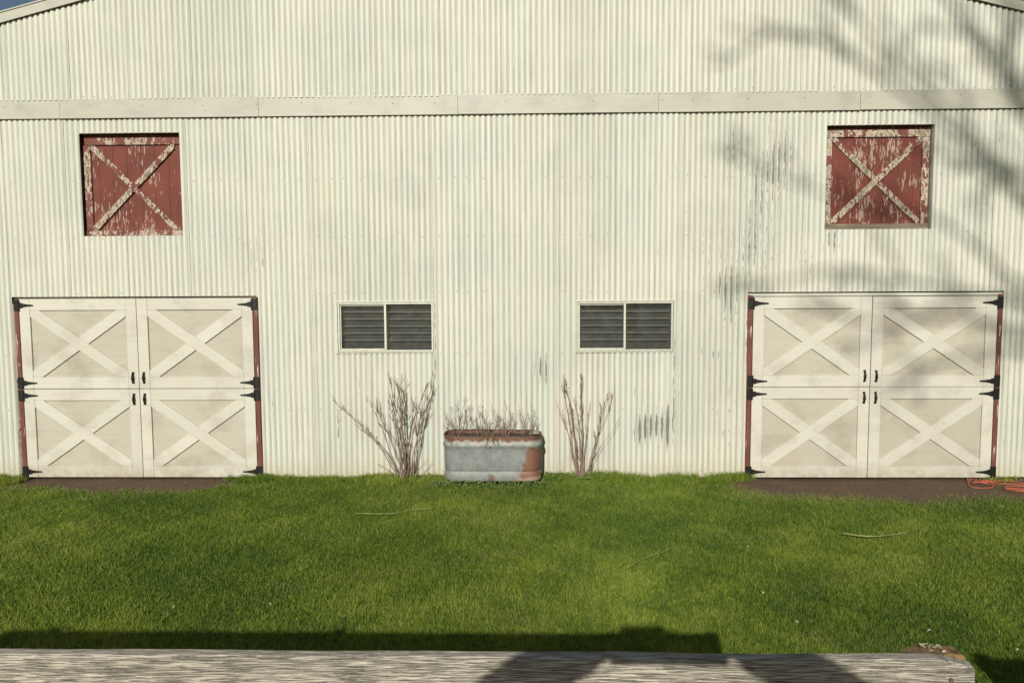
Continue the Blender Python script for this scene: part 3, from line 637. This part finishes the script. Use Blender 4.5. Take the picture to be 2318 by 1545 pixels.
# ---------------------------------------------------------------- sticks and leaves on the lawn
def stick(lab, pts, r, mat):
    P = spline([onground(px, py, .045+.01*i % .03) for i, (px, py) in enumerate(pts)], 5); mb = MB(); mb.tube(P, [r*(1-.5*i/len(P)) for i in range(len(P))], 5); twigs(mb, P, r, .4, 3, .12, 0, .5)
    tag(mb.build('fallen_stick', mat, smooth=True), lab, 'stick')
stick('long thin curved stick on the lawn in front of the left shrub', [(803, 1161), (850, 1162), (890, 1161), (930, 1153), (975, 1150)], .0045, M['stick'])
stick('pale green forked stick lying on the lawn near the right doors', [(1908, 1206), (1935, 1210), (1970, 1213), (2010, 1211), (2053, 1204)], .008, M['stick'])
stick('faint thin stick leaning in the grass right of the lawn centre', [(1425, 1282), (1460, 1262), (1495, 1250), (1530, 1236)], .0032, M['stick'])
def bentleaf(name, c, L_, mat, ang):
    d = Vector((math.cos(ang), math.sin(ang), 0)); s = Vector((-d.y, d.x, 0)); mb = MB(); n = 6; vs = []
    for i in range(n+1):
        t = i/n; w_ = L_*.3*math.sin(math.pi*(t*.92+.04)); p = Vector(c)+d*L_*(t-.5); z = .01*math.sin(t*3)
        vs += [p+s*w_+Vector((0, 0, z+.004)), p+Vector((0, 0, z)), p-s*w_+Vector((0, 0, z+.004))]
    mb.add(vs, [(3*i, 3*i+1, 3*i+4, 3*i+3) for i in range(n)]+[(3*i+1, 3*i+2, 3*i+5, 3*i+4) for i in range(n)]); return mb.build(name, mat)
spots = [(1728, 1342, 'small pale leaf on the lawn below the right doors, well right of centre'), (1802, 1408, 'small pale leaf on the lawn just right of the photographer shadow'), (2305, 1472, 'bleached leaf on the grass at the right picture edge'), (735, 1478, 'small pale leaf in the fence shadow at the bottom of the lawn'),
         (1693, 1238, 'single pale leaf standing in the grass below the left edge of the right doors'), (395, 1374, 'small pale leaf on the lawn at the lower left'), (2105, 1428, 'pale leaf on the lawn above the fence post top'), (610, 1368, 'pale leaf on the lawn left of centre near the fence shadow')]
for px, py, lab in spots:
    p = onground(px, py, .05); tag(bentleaf('fallen_leaf', p, random.uniform(.022, .038), M['pale'], rj(1.2)), lab, 'leaf', 'pale leaves fallen on the lawn')

# ---------------------------------------------------------------- lawn grass
def patch(x, y):
    return (np.sin(x*1.1+.7+np.sin(y*1.3)*1.2)*np.sin(y*1.6+x*.35+1.)*.6+np.sin(x*2.7+y*2.1)*.25+np.sin(x*6.1-y*4.3+2)*.2+np.sin(x*13+y*17)*.1)
def blades(name, x, y, hgt, wid, tint, lean, mat, lift=0.):
    n = len(x); z = gz(x, y)+lift+.05*sm(-.9, -.2, y)*sm(-2.2, -1.7, x)*sm(1.4, .6, x)
    a = rng.uniform(0, 2*np.pi, n); la = rng.uniform(0, 2*np.pi, n); ln = lean*rng.uniform(.1, 1, n)*hgt
    cx, sx = np.cos(a)*wid/2, np.sin(a)*wid/2; lx, ly = np.cos(la)*ln, np.sin(la)*ln
    P = np.empty((n, 5, 3)); hz = np.sqrt(np.maximum(hgt**2-ln**2*.6, .0001))
    P[:,0] = np.stack([x-cx, y-sx, z], -1); P[:,1] = np.stack([x+cx, y+sx, z], -1)
    P[:,2] = np.stack([x+lx*.35+cx*.8, y+ly*.35+sx*.8, z+hz*.6], -1); P[:,3] = np.stack([x+lx*.35-cx*.8, y+ly*.35-sx*.8, z+hz*.6], -1)
    P[:,4] = np.stack([x+lx, y+ly, z+hz], -1)
    me = bpy.data.meshes.new(name); me.vertices.add(n*5); me.vertices.foreach_set('co', P.reshape(-1).astype(np.float32))
    b = (np.arange(n)*5)[:,None]; loops = np.concatenate([b+[0,1,2,3], b+[3,2,4]], 1).reshape(-1)
    me.loops.add(n*7); me.loops.foreach_set('vertex_index', loops.astype(np.int32))
    st = (np.arange(n)*7)[:,None]+[0,4]; me.polygons.add(n*2); me.polygons.foreach_set('loop_start', st.reshape(-1).astype(np.int32))
    me.update(calc_edges=True); A = me.attributes.new('tint', 'FLOAT', 'POINT'); A.data.foreach_set('value', np.repeat(tint, 5).astype(np.float32))
    me.materials.append(mat); me.validate(); o = bpy.data.objects.new(name, me); C.objects.link(o); o['kind'] = 'stuff'; return o
N = 1300000
d_ = 3.6+5.6*rng.random(N)**.9; y = -9.1+d_; x = (rng.random(N)*2-1)*(d_*.74+1.3)
keep = (y < -.015); x, y = x[keep], y[keep]
tk = ((abs(x-TX) > TW/2) | (abs(y-TY) > TD/2)); dr = np.clip(dirt(x, y)+.9*np.maximum(dirt(x, y+.16), dirt(x, y+.3)*.6)*(rng.random(len(x)) < .5), 0, 1); tk &= rng.random(len(x)) > np.clip(dr*1.25-.02, 0, .996)
x, y, dr = x[tk], y[tk], dr[tk]; pt = patch(x, y)+.35*np.sin(x*3.9+np.sin(y*5)*2)*np.sin(y*4.7+np.sin(x*3)*2); n = len(x)
cl = np.sin(x*31+np.sin(y*23)*2)*np.sin(y*29+np.sin(x*19)*2)
tint = np.clip(.42+.14*sm(-3, -5, y)*sm(3.5,-1,x)+.30*pt+.18*cl-.05*sm(-2.5, -.6, y)+rng.normal(0, .20, n), 0, .88); dry = rng.random(n) < (.014+.10*sm(.55, .95, np.sin(x*2.3+np.sin(y*3.1)*2+1)*np.sin(y*2.9-x*.8))+.02*(pt > .3)+.6*dr+.10*sm(-1.3, -.5, y)*sm(2., 3., x)); tint[dry] = 1
hgt = (.022+.006*pt+.007*cl+rng.exponential(.008, n))*(1-.5*dr); hgt = np.clip(hgt, .015, .11)
wid = rng.uniform(.0024, .0042, n)*(1+.35*(y > -4))
lawn = blades('lawn_grass', x, y, hgt, wid, tint, .75, M['grass']); tag(lawn, 'short mown green lawn with yellowish patches', 'grass')
# taller tufts along the wall
def tuft(xs_, ys_, n, h0, h1, t0, t1, name, lab, lean=.8, w0=.004, w1=.007):
    m = len(xs_); k = rng.integers(0, m, n); x = xs_[k]+rng.normal(0, .03, n); y = np.minimum(ys_[k]+rng.normal(0, .03, n), -.02)
    o = blades(name, x, y, rng.uniform(h0, h1, n), rng.uniform(w0, w1, n), rng.uniform(t0, t1, n), lean, M['grass']); tag(o, lab, 'grass'); return o
q = rng.uniform(.75, 2.75, 150); tuft(q, -.05-rng.random(150)*.28*(q < 2.4)-.03, 8000, .025, .13, .2, .85, 'tall_grass', 'tall light green grass tufts along the wall right of the smaller shrub')
q = rng.uniform(-3.4, -1.9, 60); tuft(q, -.04-rng.random(60)*.10, 2600, .03, .09, .3, .95, 'tall_grass', 'grass fringe along the wall left of the larger shrub')
q = rng.uniform(-7.2, -6.35, 50); tuft(q, -.05-rng.random(50)*.3, 3500, .03, .11, .3, 1., 'tall_grass', 'dry grass fringe at the left wall end beside the door')
q = rng.uniform(-3.75, -3.2, 30); tuft(q, -.10-rng.random(30)*.2, 2200, .03, .10, .1, .6, 'tall_grass', 'green tufts at the right foot of the left doors')
q = rng.uniform(-1.9, -1.0, 50); tuft(q, -.15-rng.random(50)*.3, 3000, .03, .10, .5, 1., 'tall_grass', 'dry stalks and tufts around the foot of the larger shrub')
q = rng.uniform(5.6, 7.0, 30); tuft(q, -.05-rng.random(30)*.1, 700, .03, .08, .6, 1., 'tall_grass', 'sparse dry grass at the right wall end by the cord')
# flat dry clippings on the soil
n = 4200; x = np.concatenate([rng.uniform(-6.7, -3.2, n//2), rng.uniform(1.9, 6.8, n//2)]); y = -rng.random(n)**.8*1.3-.03
m = dirt(x, y) > .25; x, y = x[m], y[m]; mb = MB()
for a, b in zip(x, y):
    L_ = random.uniform(.012, .05); an = rj(.9)+(math.pi if random.random() < .5 else 0); d = Vector((math.cos(an), math.sin(an)*.35, 0))*L_; s_ = Vector((-d.y, d.x, 0)).normalized()*.0013; p = Vector((a, b, float(gz(a, b))+.006)); e = Vector((0, 0, rj(.003)))
    mb.add([p-s_, p+s_, p+d+e], [(0, 1, 2)])
tag(mb.build('dry_clippings', M['straw'], kind='stuff'), 'dry straw clippings scattered on the bare soil before the doors', 'straw')
# low leafy weeds round the tank
mb = MB()
for i in range(1100):
    t = 0
    px = random.uniform(TX-TW/2-.15, TX+TW/2+.75); py = TY-TD/2-.015-abs(rj(.07)) if px < TX+TW/2+.03 else -.08-random.random()*.32
    p = Vector((px, py, .03+random.random()*.09+float(gz(px, py)))); r = random.uniform(.006, .014); nrm = Vector((rj(.8), -.5+rj(.6), .8)).normalized(); a = nrm.orthogonal().normalized(); b = nrm.cross(a)
    mb.add([p+(a*math.cos(k*math.pi/2.5)+b*math.sin(k*math.pi/2.5))*r for k in range(5)], [(0, 1, 2, 3, 4)])
tag(mb.build('low_weeds', M['weed'], kind='stuff'), 'low dark green leafy weeds around the foot of the planter', 'weeds')

# ---------------------------------------------------------------- railing at the photographer's deck
YP = CAM.y+1.22; PT = at(1500, 1490, YP).z; xe = at(2207, 1500, YP).x
fence = thing('deck_railing', 'weathered grey wooden deck railing with wide top board, bottom of view', 'railing', (xe-2, YP, .78))
bv = []; nx_ = 60
x0 = -4.2; bh = .25; th = .026
def board(name, x0, x1, zt, h, y0, y1, wave, chamfer=True):
    n = 90; vs = []; 
    for i in range(n+1):
        t = i/n; x_ = x0+(x1-x0)*t; dz = wave*mnoise.noise(Vector((x_*4, 1, 0)))+wave*.4*mnoise.noise(Vector((x_*19, 4, 0)))
        z = zt+dz; r = .004
        if chamfer: e = max(0, 1-(x1-x_)/.03); z -= .012*e*e
        vs += [(x_, y0, z-h), (x_, y0-.001+dz*.3, z-r), (x_, y0+r, z), (x_, y1-r, z+dz*.3), (x_, y1, z-r), (x_, y1, z-h)]
    fs = [(i*6+k, i*6+(k+1) % 6, (i+1)*6+(k+1) % 6, (i+1)*6+k) for i in range(n) for k in range(6)]
    fs = [f[::-1] for f in fs]; fs += [tuple(range(6)), tuple(n*6+k for k in range(5, -1, -1))]
    return MB().add(vs, fs)
board('b', x0, xe, PT, bh, YP, YP+th, .0022).build('top_board', M['rail'], fence)
for px in (-3.9, -1.9):
    MB().box(px, px+.09, YP+th+.001, YP+th+.09, .05, PT-.02).build('post', M['rail'], fence, bevel=.006)
for z in (1.2, .95):
    board('b', x0, xe, z, .14, YP, YP+th, .002).build('lower_board', M['rail'], fence)
# post behind the right end, split mossy top standing proud of the board
xa, xb = at(2062, 1470, YP+.05).x, at(2176, 1470, YP+.05).x
mb = MB(); zt = at(2120, 1463, YP+th+.036).z; n = 8
top = [(xa-.026, -.022), (xa-.012, -.008), (xa, .0), (xa+.02, .004), (xa+.045, .0), (xb-.03, .003), (xb-.006, .001), (xb, -.012)]
mb.prism([(xb, -.6+zt), (xa-.03, -.6+zt)]+[(a, zt+b) for a, b in top], YP+th+.002, YP+th+.038)
mb.build('post', M['moss'], fence, bevel=.003, label='mossy rust-brown post top behind the board end')
MB().box(xa-.02, xb-.005, YP+th+.004, YP+th+.036, .05, zt-.602).build('post', M['rail'], fence)
mb = MB()
for i in range(16):
    p = Vector((random.uniform(xa+.022, xa+.055), YP+th+.022+rj(.013), zt+.003)); mb.add([p+Vector((rj(.006), rj(.004), random.random()*.005)) for _ in range(4)], [(0, 1, 2), (0, 2, 3), (1, 2, 3)])
mb.build('lichen', M['pale'], fence)
MB().tube([(at(2152, 1537, YP).x, YP-.004, at(2152, 1537, YP).z), (at(2152, 1537, YP).x, YP+.004, at(2152, 1537, YP).z)], .0042, 8).build('nail_head', M['screw'], fence)
# unseen railing section past the gap, added to shade the grass bottom right
gp = onground(2212, 1494, .03); tt = (gp.y-YP)/SUN.y; cst = gp-SUN*tt
f2 = thing('deck_railing', 'lower wooden deck railing section added out of view for its shadow', 'railing', (cst.x+1, YP, .78))
board('b', cst.x, cst.x+3.2, cst.z, .16, YP, YP+.03, .012, False).build('top_board', M['rail'], f2)
for z in (cst.z-.18, cst.z-.37, cst.z-.56): board('b', cst.x, cst.x+3.2, z, .16, YP, YP+.03, .003, False).build('lower_board', M['rail'], f2)
for px in (.05, 1.5, 3.0): MB().box(cst.x+px, cst.x+px+.09, YP+.032, YP+.12, .0, cst.z-.01).build('post', M['rail'], f2, bevel=.005)
# deck under the photographer
dk = thing('wooden_deck', 'raised weathered wooden deck the photographer stands on', 'deck', (0, YP-1.6, 0))
for i in range(20):
    MB().box(-4.3, 5.6, YP-.15-(i+1)*.145+.006, YP-.15-i*.145, .74, .775).build('deck_board', M['deck'], dk)
for X_ in (-4.2, -1.5, 1.5, 5.4):
    for Y_ in (YP-.25, YP-2.9): MB().box(X_, X_+.09, Y_, Y_+.09, -.05, .739).build('deck_post', M['deck'], dk)

# ---------------------------------------------------------------- photographer (behind the camera, seen as a shadow)
def skinmesh(name, pts, edges_, radii, mat, parent, root=0, sub=2):
    me = bpy.data.meshes.new(name); o_ = wloc(parent); me.from_pydata([tuple(Vector(p)-o_) for p in pts], edges_, []); o = bpy.data.objects.new(name, me); C.objects.link(o); o.parent = parent
    sk = o.modifiers.new('skin', 'SKIN'); sk.use_smooth_shade = True
    for i, r in enumerate(radii): me.skin_vertices[0].data[i].radius = (r if isinstance(r, tuple) else (r, r)); me.skin_vertices[0].data[i].use_root = (i == root)
    sb = o.modifiers.new('sub', 'SUBSURF'); sb.levels = sb.render_levels = sub; me.materials.append(mat); return o
FZ = .775; HX, HY = .05, CAM.y-.58
per = thing('person', 'person in a dark jacket on the deck holding up a phone with both hands', 'person', (HX, HY, FZ))
E0 = CAM.z-.02
P = [(HX, HY, FZ+.95), (HX, HY, FZ+1.15), (HX, HY, FZ+1.38), (HX, HY+.01, FZ+1.50), (HX, HY+.02, FZ+1.60)]
R_ = [(.15, .11), (.14, .10), (.15, .10), (.055, .055), (.05, .05)]
Ed = [(0, 1), (1, 2), (2, 3), (3, 4)]
def addp(p, r, par): P.append(p); R_.append(r); Ed.append((par, len(P)-1)); return len(P)-1
hand = {}
for s in (-1, 1):
    sh = addp((HX+s*.19, HY, FZ+1.40), (.065, .065), 2)
    wr = Vector((.055+s*.205, CAM.y-.035, CAM.z-.062)); el = Vector((HX+s*.46, CAM.y-.20, CAM.z-.16))
    e = addp(tuple(el), (.062, .062), sh); w1 = addp(tuple(el.lerp(wr, .55)), (.060, .060), e); w2 = addp(tuple(wr), (.056, .056), w1); addp((.055+s*.165, CAM.y-.033, CAM.z-.048), (.040, .036), w2); hand[s] = wr
body_ = skinmesh('torso', P, Ed, R_, M['jacket'], per)
P, R_, Ed = [(HX, HY, FZ+.95)], [(.15, .11)], []
for s in (-1, 1):
    h_ = addp((HX+s*.09, HY, FZ+.88), (.09, .09), 0); k_ = addp((HX+s*.11, HY+.02, FZ+.48), (.06, .06), h_); a_ = addp((HX+s*.12, HY-.01, FZ+.10), (.045, .045), k_)
skinmesh('trousers', P, Ed, R_, M['jeans'], per)
for s in (-1, 1):
    skinmesh('shoe', [(HX+s*.12, HY-.05, FZ+.045), (HX+s*.125, HY+.06, FZ+.045), (HX+s*.13, HY+.17, FZ+.035)], [(0, 1), (1, 2)], [(.042, .042), (.045, .038), (.04, .03)], M['shoe'], per)
hd = rock('head', (0, 0, 0), .105, M['skin'], 0, (.78, .95, 1.15)); hd.parent = per; hd.location = (0, .02, 1.62)
hr = rock('hair', (0, 0, 0), .112, M['hair'], 5, (.82, .95, 1.02)); hr.parent = per; hr.location = (0, -.02, 1.66)
skinmesh('nose', [(HX, HY+.12, FZ+1.62), (HX, HY+.145, FZ+1.59)], [(0, 1)], [.011, .015], M['skin'], per)
for s in (-1, 1):
    wr = hand[s]; cx = .055
    palm = Vector((cx+s*.140, CAM.y-.030, CAM.z-.040)); skinmesh('hand', [tuple(wr), tuple(palm), tuple(palm+Vector((-s*.010, 0, .040)))], [(0, 1), (1, 2)], [(.027, .027), (.042, .034), (.036, .028)], M['skin'], per)
    for i in range(4):
        z = .022-.018*i; b = palm+Vector((s*.004, .012, z+.012)); L_ = (.9, 1.05, 1., .8)[i]
        skinmesh('finger', [tuple(b), tuple(b+Vector((-s*.008, .022*L_, .006))), tuple(b+Vector((-s*.032*L_, .030, .008))), tuple(b+Vector((-s*.052*L_, .028, .006)))], [(0, 1), (1, 2), (2, 3)], [.0095, .009, .0085, .0075], M['skin'], per, sub=1)
    b = palm+Vector((-s*.012, -.012, .0)); skinmesh('thumb', [tuple(b), tuple(b+Vector((-s*.022, -.010, .022))), tuple(b+Vector((-s*.040, .0, .034)))], [(0, 1), (1, 2)], [.012, .0105, .009], M['skin'], per, sub=1)
ph = MB().box(-.045, .155, CAM.y-.032, CAM.y-.024, CAM.z-.055, CAM.z+.022).build('phone', M['phone'], bevel=.004)
tag(ph, 'black phone held sideways in the hands of the person on the deck', 'phone')

# ---------------------------------------------------------------- bare tree behind the camera (casts the soft branch shadows)
TYD = -23.0
def back(px, py, Yd=TYD):                     # where on the plane y=Yd something must stand to shade that point of the wall
    p = at(px, py); return p-SUN*((p.y-Yd)/SUN.y)
tree = thing('bare_tree', 'tall leafless tree standing behind the deck, shading the barn', 'tree', (back(2560, 900).x, TYD, 0))
tb = Vector((tree.location.x, TYD, 0)); mb = MB()
tk_ = [tb, tb+Vector((.05, 0, 4)), tb+Vector((-.05, 0, 8)), tb+Vector((.0, .1, 12)), tb+Vector((-.15, .1, 15)), tb+Vector((-.3, 0, 19))]
mb.tube(tk_, [.38, .30, .26, .2, .14, .05], 10); mb.build('trunk', M['treebark'], tree, smooth=True)
def limb(pts, r, k=9, ln=1.4):
    r *= .35; k = max(4, int(k*.8))
    P_ = spline([Vector(p) for p in pts], 5); n = len(P_); mb = MB(); mb.tube(P_, [r*(1-.75*i/n) for i in range(n)], 7)
    def tw(path, r0, k, ln, dep):
        m = len(path)
        for q in range(k):
            t = .15+.85*random.random(); i = min(int(t*(m-1)), m-2); p = path[i].lerp(path[i+1], t*(m-1)-i); d = (path[i+1]-path[i]).normalized(); v = (d+Vector((rj(.9), rj(.6), rj(.9)))).normalized(); L_ = ln*random.uniform(.5, 1.2)*(1.2-.6*t)
            w_ = wander(p, p+v*L_, 4, .04); mb.tube(w_, [r0*.5, r0*.42, r0*.34, r0*.26, r0*.15], 4)
            if dep: tw(w_, r0*.55, 4, L_*.55, dep-1)
    tw(P_, r, k, ln, 2); mb.build('limb', M['treebark'], tree, smooth=True)
tr = lambda z: tb+Vector((0, 0, z+0))
limb([tr(11.5), back(2400, 420), back(2290, 230), back(2220, 120), back(2150, 20), back(2080, -120)], .17, 9)
limb([tr(12.5), back(2400, 250), back(2318, 200), back(2200, 60), back(2100, -30)], .13, 8)
limb([tr(11), back(2400, 500), back(2200, 330), back(1980, 170), back(1840, 90), back(1700, 60)], .17, 11)
limb([tr(10.5), back(2450, 600), back(2318, 470), back(2200, 300), back(2060, 180), back(1950, 60), back(1900, -40)], .14, 10)
limb([tr(9.5), back(2450, 740), back(2300, 640), back(2130, 500), back(1960, 450), back(1840, 430), back(1720, 380)], .12, 10, 1.1)
limb([tr(9), back(2450, 800), back(2318, 690), back(2120, 650), back(1900, 610), back(1760, 640), back(1650, 625)], .12, 11, 1.1)
limb([tr(8.5), back(2450, 830), back(2300, 760), back(2150, 720), back(2000, 740), back(1850, 700)], .16, 9, .9)
limb([tr(8), back(2450, 900), back(2318, 800), back(2200, 800), back(2080, 850), back(1980, 930)], .14, 7, .8)
limb([tr(13), back(2330, 60), back(2060, -60), back(1800, -120), back(1600, -100)], .14, 8)
limb([tr(14), back(2450, 0), back(2300, -200), back(2200, -500)], .12, 8)
limb([tr(12), back(2700, 200), back(2850, -50), back(3000, -300)], .12, 8)
limb([tr(10), back(2750, 500), back(2950, 300), back(3150, 100)], .12, 8)
